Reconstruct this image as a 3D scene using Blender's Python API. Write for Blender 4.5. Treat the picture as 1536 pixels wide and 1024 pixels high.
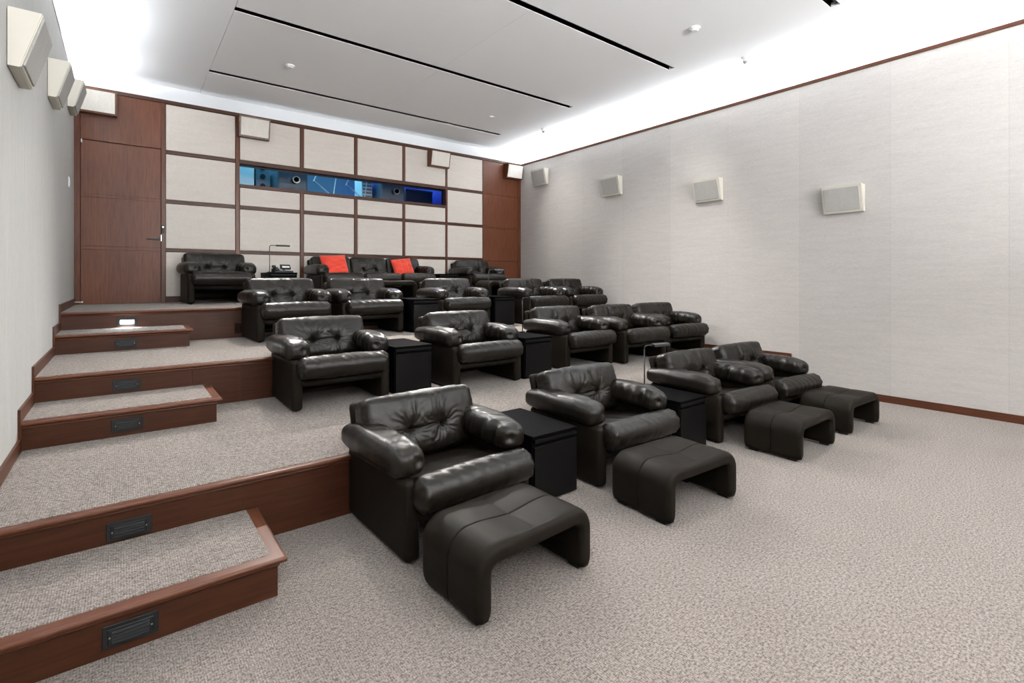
import bpy, bmesh, math, random
import numpy as np
from mathutils import Vector, Matrix

for o in list(bpy.data.objects): bpy.data.objects.remove(o, do_unlink=True)
SC = bpy.context.scene
COL = SC.collection
PI = math.pi

# ------------------------------------------------------------------ room measures (metres)
XL, XR, YB, YF = -0.516, 7.125, 8.85, -3.6
ZT, ZC = 4.06, 4.33                     # top of the wall panelling, ceiling
RS = 0.1853                             # one step
Z = [0.0, 2*RS, 4*RS, 6*RS]             # platform heights
FP = [None, 3.07, 4.98, 6.90]           # platform riser faces
FS = [2.475, 4.375, 6.325]              # step riser faces
XS = 0.561                              # right end of the steps
COVE = 0.25
BAND = 9.07                             # plane behind the back panelling

# ------------------------------------------------------------------ camera
cd = bpy.data.cameras.new('camera'); cam = bpy.data.objects.new('camera', cd); COL.objects.link(cam)
cd.sensor_width = 36.0; cd.lens = 751.0/1536*36; cd.shift_y = -(512-419.3)/1536
cam.location = (0, 0, 1.45); cam.rotation_euler = (PI/2, 0, -0.6605)
cd.clip_start = 0.05; cd.clip_end = 60
SC.camera = cam

# ------------------------------------------------------------------ world, exposure
w = bpy.data.worlds.new('world'); SC.world = w; w.use_nodes = True
w.node_tree.nodes['Background'].inputs[0].default_value = (0.02, 0.02, 0.022, 1)
vs = SC.view_settings
vs.view_transform = 'Standard'; vs.look = 'None'; vs.gamma = 1.0; vs.use_curve_mapping = False
vs.exposure = 1.15

# ------------------------------------------------------------------ lights
def area(name, loc, rot, sx, sy, power, col, spread=None):
    l = bpy.data.lights.new(name, 'AREA'); l.shape = 'RECTANGLE'; l.size = sx; l.size_y = sy
    l.energy = power; l.color = col
    if spread: l.spread = spread
    o = bpy.data.objects.new(name, l); COL.objects.link(o); o.location = loc; o.rotation_euler = rot
    return o
COOL = (0.90, 0.95, 1.0)
# fluorescent battens lying in the coves behind the tops of the side walls, shining up at the ceiling
for i in range(9):
    y = -2.7 + i*1.38
    area('cove_light_right', (XR+0.12, y, 4.040), (PI, -0.45, 0), 0.03, 1.15, 13, COOL)
    area('cove_light_left', (XL-0.12, y, 4.040), (PI, 0.45, 0), 0.03, 0.70, 12.5, COOL)
area('added_back_fill', (3.3, YB+0.11, 3.97), (PI, 0, 0), 7.0, 0.06, 2.5, COOL)  # weak fill added above the back panelling, where no lamps are lit
# unseen fill light added behind the camera to brighten ceiling and walls
area('added_front_fill', (3.1, YF+.30, 2.43), (PI-0.55, 0, 0), 5.4, 0.16, 400, (0.96, 0.98, 1.0))
def spot(name, loc, target, power, size, blend, rad, col):
    l = bpy.data.lights.new(name, 'SPOT'); l.energy = power; l.spot_size = size; l.spot_blend = blend
    l.shadow_soft_size = rad; l.color = col
    o = bpy.data.objects.new(name, l); COL.objects.link(o); o.location = loc
    o.rotation_euler = (Vector(target)-Vector(loc)).to_track_quat('-Z', 'Y').to_euler()
    return o
WARM = (1.0, 0.97, 0.93)
# track spots inside the black ceiling slots
for x_, y_, tgt, pw in [(4.8, 8.03, (3.6, 2.0, 0), 620), (2.0, 8.03, (2.6, 2.2, 0), 380), (4.6, 6.03, (3.9, 0.8, 0), 130), (1.8, 6.03, (1.6, 0.8, 0), 100),
                        (4.8, 2.10, (4.4, -0.6, 0), 80), (2.0, 2.10, (1.8, 0.2, 0), 50)]:
    spot('slot_spot', (x_, y_, 4.372), tgt, pw, 1.9, .8, 0.018, WARM)
for x_, t_, pw in [(1.6, 1.4, 70), (3.4, 3.2, 80), (5.5, 6.6, 130)]:  # unseen spots added to brighten the rear platforms
    spot('slot_spot', (x_, 4.03, 4.372), (t_, 6.2, .9), pw, 1.9, .9, 0.018, WARM)
spot('slot_spot', (5.45, 8.03, 4.372), (7.1, 6.9, 2.4), 70, 1.25, 1.0, 0.018, WARM)  # unseen spot added to lift the rear of the right wall
for x_ in (1.5, 3.4, 5.3):  # unseen spots added to wash the back wall
    spot('slot_spot', (x_, 5.972, 4.374), (x_, 8.85, 2.1), 170, 1.7, .9, 0.018, WARM)
# lamp of the lit step light, throwing down onto the tread
area('step_lamp', (.035, FP[3]-.024, .962), (-0.55, 0, 0), .11, .012, 1.3, (.85, .94, 1.0))
# projection booth
area('booth_light', (2.1, 9.9, 4.1), (0, 0, 0), 1.6, 0.8, 15, (0.22, 0.72, 1.0))
area('booth_light', (3.6, 10.2, 4.1), (0, 0, 0), 0.7, 0.5, 8, (0.25, 0.68, 1.0))
area('booth_light', (5.1, 10.4, 4.1), (0, 0, 0), 0.8, 0.5, 14, (0.04, 0.10, 1.0))

# ------------------------------------------------------------------ materials
def new_mat(name):
    m = bpy.data.materials.new(name); m.use_nodes = True
    nt = m.node_tree; b = nt.nodes['Principled BSDF']
    return m, nt, b
def plain(name, col, rough=0.5, metal=0.0, spec=0.5, emit=None, es=0):
    m, nt, b = new_mat(name)
    b.inputs['Base Color'].default_value = (*col, 1); b.inputs['Roughness'].default_value = rough
    b.inputs['Metallic'].default_value = metal; b.inputs['Specular IOR Level'].default_value = spec
    if emit: b.inputs['Emission Color'].default_value = (*emit, 1); b.inputs['Emission Strength'].default_value = es
    return m
class N:
    def __init__(s, nt): s.nt = nt
    def n(s, t, **k):
        x = s.nt.nodes.new(t)
        for a, v in k.items(): setattr(x, a, v)
        return x
    def l(s, a, b): s.nt.links.new(a, b)
    def coord(s, scale, which='Object', rot=(0, 0, 0)):
        c = s.n('ShaderNodeTexCoord'); m = s.n('ShaderNodeMapping')
        m.inputs['Scale'].default_value = scale; m.inputs['Rotation'].default_value = rot
        s.l(c.outputs[which], m.inputs['Vector']); return m.outputs['Vector']
    def noise(s, vec, scale, detail=3, rough=0.5, dist=0):
        x = s.n('ShaderNodeTexNoise'); x.inputs['Scale'].default_value = scale; x.inputs['Detail'].default_value = detail
        x.inputs['Roughness'].default_value = rough; x.inputs['Distortion'].default_value = dist
        s.l(vec, x.inputs['Vector']); return x.outputs['Fac']
    def ramp(s, fac, stops):
        r = s.n('ShaderNodeValToRGB'); e = r.color_ramp.elements
        while len(e) < len(stops): e.new(0.5)
        for q, (p, c) in zip(e, stops): q.position = p; q.color = (*c, 1)
        s.l(fac, r.inputs['Fac']); return r.outputs['Color']
    def math(s, op, a, b=None, clamp=False):
        x = s.n('ShaderNodeMath', operation=op); x.use_clamp = clamp
        for i, v in enumerate((a, b)):
            if v is None: continue
            if isinstance(v, (int, float)): x.inputs[i].default_value = v
            else: s.l(v, x.inputs[i])
        return x.outputs[0]
    def mix(s, fac, a, b, blend='MIX'):
        x = s.n('ShaderNodeMix', data_type='RGBA', blend_type=blend)
        if isinstance(fac, (int, float)): x.inputs['Factor'].default_value = fac
        else: s.l(fac, x.inputs['Factor'])
        for k, v in (('A', a), ('B', b)):
            sock = [q for q in x.inputs if q.name == k and q.type == 'RGBA'][0]
            if isinstance(v, tuple): sock.default_value = (*v, 1)
            else: s.l(v, sock)
        return [q for q in x.outputs if q.type == 'RGBA'][0]
    def bump(s, h, strength, dist, normal_to, prev=None):
        b = s.n('ShaderNodeBump'); b.inputs['Strength'].default_value = strength; b.inputs['Distance'].default_value = dist
        s.l(h, b.inputs['Height'])
        if prev is not None: s.l(prev, b.inputs['Normal'])
        if normal_to is not None: s.l(b.outputs[0], normal_to)
        return b.outputs[0]

def wood(name, axis='Z', dark=1.0, rough=0.34):
    m, nt, b = new_mat(name); q = N(nt)
    sc = {'Z': (1, 1, .06), 'X': (.06, 1, 1), 'Y': (1, .06, 1)}[axis]
    v = q.coord(sc)
    f1 = q.noise(v, 55, 5, .65, .3); f2 = q.noise(q.coord(tuple(s*.4+.02 for s in sc)), 6, 3, .5)
    c1 = tuple(c*dark for c in (.066, .0200, .0085)); c2 = tuple(c*dark for c in (.125, .042, .0190))
    col = q.ramp(f1, [(.3, c1), (.72, c2)])
    col2 = q.mix(.30, col, q.ramp(f2, [(.3, (.55, .5, .48)), (.7, (1.25, 1.2, 1.15))]), 'MULTIPLY')
    q.l(col2, b.inputs['Base Color']); b.inputs['Roughness'].default_value = rough
    b.inputs['Specular IOR Level'].default_value = 0.3
    q.bump(f1, .12, .002, b.inputs['Normal'])
    return m
WOODV = wood('reddish_brown_wood_vertical', 'Z'); WOODX = wood('reddish_brown_wood_lengthwise', 'X', .60, .40); WOODN = wood('reddish_brown_wood_edge', 'X', 1.05, .34)  # WOODN is lighter than the risers, with the rounded edge's highlight in its colour
WOODY = wood('reddish_brown_wood_depthwise', 'Y', .78, .40); WOODYN = wood('reddish_brown_wood_side_edge', 'Y', 1.05, .34)  # WOODYN likewise holds the nosing highlight in its lighter tone
WOODP = wood('reddish_brown_wood_panel', 'Z', 1.2, .38)

def fabric(name, base, seams=None, along='Y', thread='h', var=.05):
    m, nt, b = new_mat(name); q = N(nt)
    sc = {'h': {'Y': (1, .12, 1), 'X': (.12, 1, 1)}[along], 'v': {'Y': (1, 1, .10), 'X': (1, 1, .10)}[along]}[thread]
    f1 = q.noise(q.coord(sc), 170, 3, .6)
    sc2 = {'Y': (1, 1, .12), 'X': (1, 1, .12)}[along]
    f2 = q.noise(q.coord(sc2), 210, 2, .6)
    f3 = q.noise(q.coord(sc), 22, 4, .6)
    d = tuple(c*.84 for c in base); e = tuple(min(c*1.1, 1) for c in base)
    col = q.ramp(f1, [(.3, d), (.7, e)])
    col = q.mix(.5, col, q.ramp(f3, [(.3, tuple(c*.90 for c in base)), (.7, tuple(c*1.06 for c in base))]), 'MIX')
    col = q.mix(.22, col, q.ramp(f2, [(.35, (.8, .8, .8)), (.65, (1.1, 1.1, 1.1))]), 'MULTIPLY')
    h = q.math('ADD', f1, q.math('MULTIPLY', f2, .5))
    if seams:
        per, off = seams
        tc = q.n('ShaderNodeTexCoord'); sp = q.n('ShaderNodeSeparateXYZ'); q.l(tc.outputs['Object'], sp.inputs[0])
        t = q.math('DIVIDE', q.math('SUBTRACT', sp.outputs[along], off), per)
        fr = q.math('FRACT', t); fl = q.math('FLOOR', t)
        wn = q.n('ShaderNodeTexWhiteNoise', noise_dimensions='1D'); q.l(fl, wn.inputs['W'])
        tone = q.ramp(wn.outputs['Value'], [(0, (1-var, 1-var*.95, 1-var*.85)), (1, (1+var*.3, 1+var*.3, 1+var*.3))])
        col = q.mix(1.0, col, tone, 'MULTIPLY')
        dist = q.math('MINIMUM', fr, q.math('SUBTRACT', 1.0, fr))
        seam = q.math('LESS_THAN', dist, .0022/per)
        col = q.mix(q.math('MULTIPLY', seam, .35), col, tuple(c*.6 for c in base))
    q.l(col, b.inputs['Base Color']); b.inputs['Roughness'].default_value = .92
    b.inputs['Specular IOR Level'].default_value = .15
    q.bump(h, .35, .002, b.inputs['Normal'])
    return m
FAB_R = fabric('linen_wallcovering_right', (.445, .420, .396), (1.0, .92), 'Y', 'h', .055)
FAB_L = fabric('linen_wallcovering_left', (.44, .437, .418), (.95, .30), 'Y', 'v', .035)
FAB_B = fabric('linen_panel_fabric', (.61, .565, .515), None, 'X', 'h')
FAB_S = fabric('speaker_grille_cloth', (.36, .35, .33), None, 'Y', 'v')
FAB_SB = fabric('speaker_grille_cloth_pale', (.66, .63, .58), None, 'X', 'v')

def carpet():
    m, nt, b = new_mat('beige_loop_carpet'); q = N(nt)
    v = q.coord((1, 1, 1))
    vo = q.n('ShaderNodeTexVoronoi'); vo.inputs['Scale'].default_value = 95; q.l(q.coord((1, .62, 1)), vo.inputs['Vector'])
    n1 = q.noise(q.coord((1, .40, 1)), 175, 3, .75)
    n2 = q.noise(q.coord((.40, 1, 1)), 125, 3, .65)
    n3 = q.noise(v, 1.3, 3, .5)
    wv = q.n('ShaderNodeTexWave', wave_type='BANDS', bands_direction='X'); wv.inputs['Scale'].default_value = 34
    wv.inputs['Distortion'].default_value = 1.4; wv.inputs['Detail'].default_value = 2; wv.inputs['Detail Scale'].default_value = 6
    q.l(v, wv.inputs['Vector'])
    a = (.285, .252, .228); d = (.078, .064, .054)
    mixf = q.math('ADD', q.math('MULTIPLY', n1, .55), q.math('MULTIPLY', n2, .45))
    col = q.ramp(mixf, [(.42, d), (.56, a)])
    col = q.mix(q.math('MULTIPLY', q.math('SUBTRACT', 1.0, wv.outputs['Fac']), .22), col, (.25, .20, .17))
    col = q.mix(1.0, col, q.ramp(n3, [(.3, (.95, .945, .94)), (.7, (1.03, 1.03, 1.03))]), 'MULTIPLY')
    q.l(col, b.inputs['Base Color']); b.inputs['Roughness'].default_value = 1; b.inputs['Specular IOR Level'].default_value = .05
    b.inputs['Sheen Weight'].default_value = .15
    h = q.math('ADD', q.math('SUBTRACT', mixf, q.math('MULTIPLY', vo.outputs['Distance'], .6)), q.math('MULTIPLY', wv.outputs['Fac'], .25))
    q.bump(h, .8, .008, b.inputs['Normal'])
    return m
CARPET = carpet()

def leather(name, base, rough=.37, wr=1.0):
    m, nt, b = new_mat(name); q = N(nt)
    v = q.coord((1, 1, 1))
    n1 = q.noise(v, 9, 4, .6, .6); n2 = q.noise(v, 380, 2, .6)
    vo = q.n('ShaderNodeTexVoronoi'); vo.inputs['Scale'].default_value = 330; q.l(v, vo.inputs['Vector'])
    col = q.ramp(n1, [(.3, tuple(c*.8 for c in base)), (.7, tuple(c*1.22 for c in base))])
    q.l(col, b.inputs['Base Color'])
    q.l(q.math('ADD', q.math('MULTIPLY', n1, .14), rough-.07), b.inputs['Roughness'])
    b.inputs['Specular IOR Level'].default_value = .45; b.inputs['IOR'].default_value = 1.38 if rough < .4 else 1.19
    p = q.bump(vo.outputs['Distance'], .10, .0006, None)
    q.bump(q.noise(v, 26, 5, .62, .9), .30*wr, .010, b.inputs['Normal'], p)
    return m
LEATHER = leather('dark_brown_leather_soft', (.0090, .0071, .0052), .33, .8)
LEATHERF = leather('dark_brown_leather_stretched', (.0105, .0081, .0058), .50, .03)
BLACKWOOD = plain('black_stained_wood', (.0028, .0026, .0030), .42, spec=.06)
BLACKWOOD.node_tree.nodes['Principled BSDF'].inputs['IOR'].default_value = 1.2
BLACKFRONT = plain('black_stained_wood_front', (.0052, .0047, .0046), .42, spec=.12)
BLACK = plain('black_metal', (.012, .012, .013), .35, 0.3)
BLACKPL = plain('matt_black_plastic', (.008, .0095, .011), .5)
BLACKIN = plain('black_lining', (.003, .003, .003), .95, spec=0)
STEEL = plain('brushed_steel', (.6, .6, .6), .3, 1.0)
WHITE = plain('white_paint', (.85, .86, .87), .85)
WHITEB = plain('white_paint_wall', (.74, .76, .78), .9)
CREAM = plain('cream_painted_housing', (.50, .475, .41), .5)
CREAMD = plain('cream_plastic_frame', (.55, .53, .48), .5)
PLAST = plain('white_plastic', (.75, .76, .77), .4)
GREYP = plain('grey_plastic', (.22, .23, .24), .45)
BOOTHW = plain('booth_wall_paint', (.14, .18, .23), .8)
BOOTHD = plain('booth_dark_paint', (.05, .065, .09), .7)
RED = None
def red():
    m, nt, b = new_mat('red_orange_cloth'); q = N(nt)
    n = q.noise(q.coord((1, 1, 1)), 260, 2, .6)
    q.l(q.ramp(n, [(.3, (.52, .030, .012)), (.7, (.72, .052, .020))]), b.inputs['Base Color'])
    b.inputs['Roughness'].default_value = .8; b.inputs['Sheen Weight'].default_value = .3
    q.bump(n, .3, .002, b.inputs['Normal']); return m
RED = red()
REDP = plain('pale_orange_piping', (.80, .20, .12), .8)
GLOW = plain('lit_lamp_lens', (.8, .85, .9), .4, emit=(.72, .88, 1.0), es=3.2)
GREEN = plain('green_indicator', (.5, .9, .6), .4, emit=(.6, 1, .7), es=2.5)
def glass():
    m, nt, b = new_mat('window_glass')
    b.inputs['Base Color'].default_value = (1, 1, 1, 1); b.inputs['Roughness'].default_value = 0
    b.inputs['Transmission Weight'].default_value = 1.0; b.inputs['IOR'].default_value = 1.03
    return m
GLASS = glass()

# ------------------------------------------------------------------ mesh helpers
def obj(name, me, mat, parent=None, smooth=False):
    if isinstance(me, bmesh.types.BMesh):
        bm = me; me = bpy.data.meshes.new(name); bmesh.ops.recalc_face_normals(bm, faces=bm.faces); bm.to_mesh(me); bm.free()
    if mat and not me.materials: me.materials.append(mat)
    if smooth:
        for p in me.polygons: p.use_smooth = True
    o = bpy.data.objects.new(name, me); COL.objects.link(o)
    if parent is not None: o.parent = parent
    return o
def tag(o, label=None, cat=None, group=None, kind=None):
    if label: o['label'] = label
    if cat: o['category'] = cat
    if group: o['group'] = group
    if kind: o['kind'] = kind
    return o
def empty(name, loc=(0, 0, 0), rz=0.0, label=None, cat=None, group=None):
    o = bpy.data.objects.new(name, None); COL.objects.link(o); o.location = loc; o.rotation_euler = (0, 0, rz)
    o.empty_display_size = .1
    return tag(o, label, cat, group)
def bx(bm, x0, x1, y0, y1, z0, z1, bev=0.0, seg=2, rot=None):
    r = bmesh.ops.create_cube(bm, size=1.0)
    M = Matrix.Translation(((x0+x1)/2, (y0+y1)/2, (z0+z1)/2)) @ Matrix.Diagonal((x1-x0, y1-y0, z1-z0, 1))
    bmesh.ops.transform(bm, matrix=M, verts=r['verts'])
    vs_ = r['verts']
    if bev > 0:
        es = list({e for v in vs_ for e in v.link_edges})
        out = bmesh.ops.bevel(bm, geom=es, offset=bev, segments=seg, profile=.5, affect='EDGES', clamp_overlap=True)
        vs_ = list({v for f in out['faces'] for v in f.verts} | {v for v in vs_ if v.is_valid})
    if rot is not None: bmesh.ops.transform(bm, matrix=rot, verts=vs_)
    return vs_
def box(name, x0, x1, y0, y1, z0, z1, mat, parent=None, bev=0.0, seg=2, rot=None, smooth=False):
    bm = bmesh.new(); bx(bm, x0, x1, y0, y1, z0, z1, bev, seg, rot); return obj(name, bm, mat, parent, smooth)
def cyl(bm, p0, p1, r, n=16, r2=None):
    p0 = Vector(p0); p1 = Vector(p1); d = p1-p0
    M = Matrix.Translation((p0+p1)/2) @ d.to_track_quat('Z', 'Y').to_matrix().to_4x4()
    bmesh.ops.create_cone(bm, cap_ends=True, segments=n, radius1=r, radius2=r if r2 is None else r2, depth=d.length, matrix=M)
def tube(bm, pts, r, n=10):
    for a, b in zip(pts[:-1], pts[1:]): cyl(bm, a, b, r, n)
    for p in pts[1:-1]: bmesh.ops.create_uvsphere(bm, u_segments=n, v_segments=6, radius=r, matrix=Matrix.Translation(p))
def prism(bm, poly, axis, a0, a1):
    """extrude a 2D polygon along an axis: axis 'X' uses (y,z), 'Y' uses (x,z), 'Z' uses (x,y)"""
    def P(p, a): return {'X': (a, p[0], p[1]), 'Y': (p[0], a, p[1]), 'Z': (p[0], p[1], a)}[axis]
    A = [bm.verts.new(P(p, a0)) for p in poly]; B = [bm.verts.new(P(p, a1)) for p in poly]
    bm.faces.new(A); bm.faces.new(list(reversed(B)))
    n = len(poly)
    for i in range(n): bm.faces.new((A[i], A[(i+1) % n], B[(i+1) % n], B[i]))
def cushion(hx, hy, hz, r, step, fn=None, off=(0, 0, 0)):
    """rounded box surface as a dense grid; fn(P, Nrm) displaces. returns (verts, faces)"""
    H = np.array([hx, hy, hz]); key = {}; V = []; F = []
    ns = [max(4, int(round(2*h/step))) for h in H]
    def vid(i):
        k = i
        if k not in key: key[k] = len(V); V.append([-H[a]+2*H[a]*i[a]/ns[a] for a in range(3)])
        return key[k]
    for ax in range(3):
        a, b = (ax+1) % 3, (ax+2) % 3
        for side in (0, ns[ax]):
            for i in range(ns[a]):
                for j in range(ns[b]):
                    q = []
                    for di, dj in ((0, 0), (1, 0), (1, 1), (0, 1)):
                        t = [0, 0, 0]; t[ax] = side; t[a] = i+di; t[b] = j+dj; q.append(vid(tuple(t)))
                    if side == 0: q.reverse()
                    F.append(q)
    V = np.array(V)
    rr = np.minimum(r, H*.999); core = np.clip(V, -(H-rr), H-rr); D = (V-core)/rr
    L = np.linalg.norm(D, axis=1, keepdims=True); L[L == 0] = 1; Nn = D/L
    # soften the cube-to-sphere mapping
    P = core+Nn*rr
    if fn is not None: P = fn(P, Nn)
    return P+np.array(off), F
def mesh_from(name, parts):
    V = []; F = []; n = 0
    for P, f in parts:
        V.append(P); F += [[i+n for i in q] for q in f]; n += len(P)
    me = bpy.data.meshes.new(name); me.from_pydata(np.vstack(V).tolist(), [], F); me.update(); return me
def sm(x, a, b):
    t = np.clip((x-a)/(b-a), 0, 1); return t*t*(3-2*t)
def wav(x, seed, n=5, base=6.0):
    rg = np.random.RandomState(seed); s = 0
    for k in range(n): s = s+np.sin(x*base*(1.0+k*.83)+rg.rand()*6.28)/(1+k*.5)
    return s/2.2
def ridge(x, seed, base):
    s = wav(x, seed, 4, base); return 1-np.abs(s)*1.4

# ------------------------------------------------------------------ SETTING
S = 'structure'
tag(box('floor', XL-.6, XR+.6, YF-.2, YB+3, -.2, 0, CARPET), kind=S)
# side walls: covered panelling in front, outer wall behind the cove
tag(box('wall_right', XR, XR+.04, YF, YB+.02, 0, ZT-.045, FAB_R), kind=S)
tag(box('wall_left', XL-.04, XL, YF, YB+.02, 0, ZT-.045, FAB_L), kind=S)
def cove(name, side):
    bm = bmesh.new()
    if side > 0:
        bx(bm, XR+COVE, XR+COVE+.1, YF-.2, BAND+.1, 3.7, ZC+.02); bx(bm, XR+.04, XR+COVE+.02, YF-.2, BAND+.1, 3.9, 3.94)
    else:
        bx(bm, XL-COVE-.1, XL-COVE, YF-.2, BAND+.1, 3.7, ZC+.02); bx(bm, XL-COVE-.02, XL-.04, YF-.2, BAND+.1, 3.9, 3.94)
    tag(obj(name, bm, WHITE), kind=S)
cove('wall_right_cove', 1); cove('wall_left_cove', -1)
tag(box('trim_1', XR-.012, XR+.04, YF, YB+.02, ZT-.045, ZT, WOODY, bev=.004), kind=S)
tag(box('trim_2', XL-.04, XL+.004, YF, YB+.02, ZT-.045, ZT, WOODY, bev=.004), kind=S)
tag(box('wall_front', XL-.6, XR+.6, YF-.1, YF, 0, ZC, FAB_B), kind=S)
bm = bmesh.new(); bx(bm, XL, XR, YF, YF+.50, 2.1, 2.36); bx(bm, XL, XR, YF+.48, YF+.50, 2.3, 2.40); tag(obj('wall_front_added_ledge', bm, WHITE), kind=S)  # unseen ledge, added to carry the front fill light
bm = bmesh.new(); bx(bm, XL-.4, XR+.4, BAND, BAND+.05, 3.6, ZC+.02)
bx(bm, XL-.4, XR+.4, YB+.10, BAND+.02, 3.9, 3.94); tag(obj('wall_back_cove', bm, WHITEB), kind=S)

# ceiling: border, lowered field of panels, black slots
SL = [8.0, 6.0, 4.06, 2.07, .1, -1.85]; SW = .045
X1, X2, XM = .94, 5.92, 3.43
bm = bmesh.new(); g = .004
bx(bm, XL-COVE-.1, X1-g, YF-.2, BAND+.1, ZC, ZC+.05)
bx(bm, X2+.001, XR+COVE+.1, YF-.2, BAND+.1, ZC, ZC+.05)
ceil = tag(obj('ceiling', bm, WHITE), kind=S)
ys = [BAND+.05]+SL+[YF-.1]
for i in range(len(ys)-1):
    y1 = ys[i]-(SW if i else 0); y0 = ys[i+1]+(SW if i < len(ys)-2 else 0)
    for xa, xb in ((X1, XM-.0012), (XM+.0012, X2)):
        box('ceiling_panel', xa, xb, y0, y1, ZC-.004, ZC+.05, WHITE, ceil)
for y in SL:
    bm = bmesh.new()
    bx(bm, X1, X2, y-SW-.01, y-SW, ZC+.001, ZC+.16); bx(bm, X1, X2, y+SW, y+SW+.01, ZC+.001, ZC+.16)
    bx(bm, X1, X2, y-SW-.01, y+SW+.01, ZC+.15, ZC+.17)
    obj('light_slot', bm, BLACKIN, ceil)
    bm = bmesh.new(); bx(bm, X1, X2, y-.020, y-.004, ZC+.02, ZC+.05); obj('slot_track', bm, BLACK, ceil)
tag(box('ceiling_backing', XL-.4, XR+.4, YF-.2, YB+.35, ZC+.18, ZC+.2, BLACKIN), kind=S)

# back wall: wooden grid with fabric panels and the projection window
xs = [XL, XL+.065, .435, .48, 1.39, 1.45, 2.355, 2.415, 3.29, 3.345, 4.23, 4.285, 5.165, 5.215, 6.085, 6.115, 7.03, XR]
rows = [(3.335, 4.015), (2.615, 3.285), (1.905, 2.565), (1.20, 1.855)]
bm = bmesh.new()
bx(bm, .44, 1.45, YB+.03, YB+.10, Z[3]-.1, ZT-.02)
bx(bm, 1.45, 5.19, YB+.03, YB+.10, Z[3]-.1, 2.96); bx(bm, 1.45, 5.19, YB+.03, YB+.10, 3.285, ZT-.02)
bx(bm, 5.19, XR+.04, YB+.03, YB+.10, Z[3]-.1, ZT-.02); bx(bm, XL-.04, .44, YB+.06, YB+.10, Z[3]-.1, ZT-.02)
wb = tag(obj('wall_back', bm, WOODV), kind=S)
def stile(x0, x1, z0, z1, y0=YB-.004): return box('wood_stile', x0, x1, y0, YB+.04, z0, z1, WOODV, wb, bev=.003)
def rail(x0, x1, z0, z1, y0=YB-.002): return box('wood_rail', x0, x1, y0, YB+.04, z0, z1, WOODX, wb, bev=.003)
stile(XL, XL+.062, Z[3], 4.02); stile(.437, .485, Z[3], 4.02)
for a, b in ((1.395, 1.447), (5.175, 5.212)): stile(a, b, Z[3], 4.02)
for a, b in ((2.36, 2.412), (3.29, 3.338), (4.23, 4.275)):
    stile(a, b, Z[3], 2.955); stile(a, b, 3.28, 4.02)
stile(6.085, 6.10, Z[3], 4.02); stile(7.045, XR, Z[3], 4.02)
rail(XL, XR, 4.012, ZT+.005, YB-.012)
rail(.485, 1.395, 3.285, 3.335); rail(1.447, 5.175, 3.275, 3.338, YB-.008); rail(5.212, 6.085, 3.285, 3.325)
rail(1.447, 5.175, 2.905, 2.955, YB-.008)
for x0, x1 in ((.485, 1.395), (1.447, 2.36), (2.412, 3.29), (3.338, 4.23), (4.275, 5.175), (5.212, 6.085)):
    rail(x0, x1, 2.565, 2.615); rail(x0, x1, 1.858, 1.905)
    rail(x0, x1, Z[3], 1.20)
    def pan(z0, z1): box('fabric_panel', x0+.008, x1-.008, YB+.004, YB+.032, z0+.006, z1-.006, FAB_B, wb, bev=.006)
    pan(3.335, 4.012); pan(1.905, 2.565); pan(1.20, 1.858)
    if .6 < x0 < 5.2: pan(2.615, 2.905)
    else: pan(2.615, 3.285)
# plain wood panels at both ends
for z0, z1 in ((Z[3], 1.855), (1.862, 2.57), (2.577, 3.285), (3.292, 4.012)):
    box('wood_panel', 6.104, 7.042, YB+.004, YB+.034, z0, z1, WOODP, wb, bev=.003)
box('wood_panel', XL+.064, .435, YB+.004, YB+.055, 3.345, 4.012, WOODP, wb, bev=.003)
# door
bm = bmesh.new()
for z0, z1 in ((Z[3]+.006, 1.855), (1.862, 1.905), (1.909, 2.565), (2.572, 2.612), (2.616, 3.335)):
    bx(bm, XL+.068, .432, YB+.006, YB+.055, z0, z1, .002, 1)
bx(bm, XL+.068, .432, YB+.012, YB+.058, Z[3]+.006, 3.33)
door = tag(obj('door_1', bm, WOODP), kind=S)
bm = bmesh.new(); cyl(bm, (.405, YB+.006, 2.035), (.405, YB-.05, 2.035), .016); cyl(bm, (.405, YB+.008, 2.035), (.405, YB-.004, 2.035), .027)
bx(bm, .27, .415, YB-.058, YB-.044, 2.026, 2.046, .004); obj('door_handle', bm, BLACK, door)
box('strike_plate', .433, .441, YB-.006, YB, 2.01, 2.10, STEEL, door)
bm = bmesh.new(); cyl(bm, (XL+.075, YB-.01, 3.29), (XL+.075, YB-.01, 3.34), .011); obj('hinge', bm, STEEL, door)
# reader with green light on the door frame
dr = empty('door_sensor', (.458, YB-.004, 2.18), 0, 'small black sensor with green light on the frame right of the door', 'sensor')
box('housing', -.014, .014, -.016, 0, -.055, .055, BLACKPL, dr, bev=.003)
box('indicator', -.007, .007, -.019, -.014, .025, .04, GREEN, dr)
# projection window
w1 = empty('window_1', (0, 0, 0)); tag(w1, kind=S)
bm = bmesh.new()
bx(bm, 1.447, 5.19, YB, YB+.17, 3.28, 3.30); bx(bm, 1.447, 5.19, YB, YB+.17, 2.935, 2.955)
bx(bm, 1.43, 1.449, YB, YB+.17, 2.94, 3.30); bx(bm, 5.173, 5.19, YB, YB+.17, 2.94, 3.30)
obj('window_reveal', bm, WOODX, w1)
box('pane', 1.449, 5.173, YB+.145, YB+.150, 2.955, 3.28, GLASS, w1)
box('frame_bar', 1.449, 5.173, YB+.135, YB+.16, 3.262, 3.28, BLACK, w1)
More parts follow.
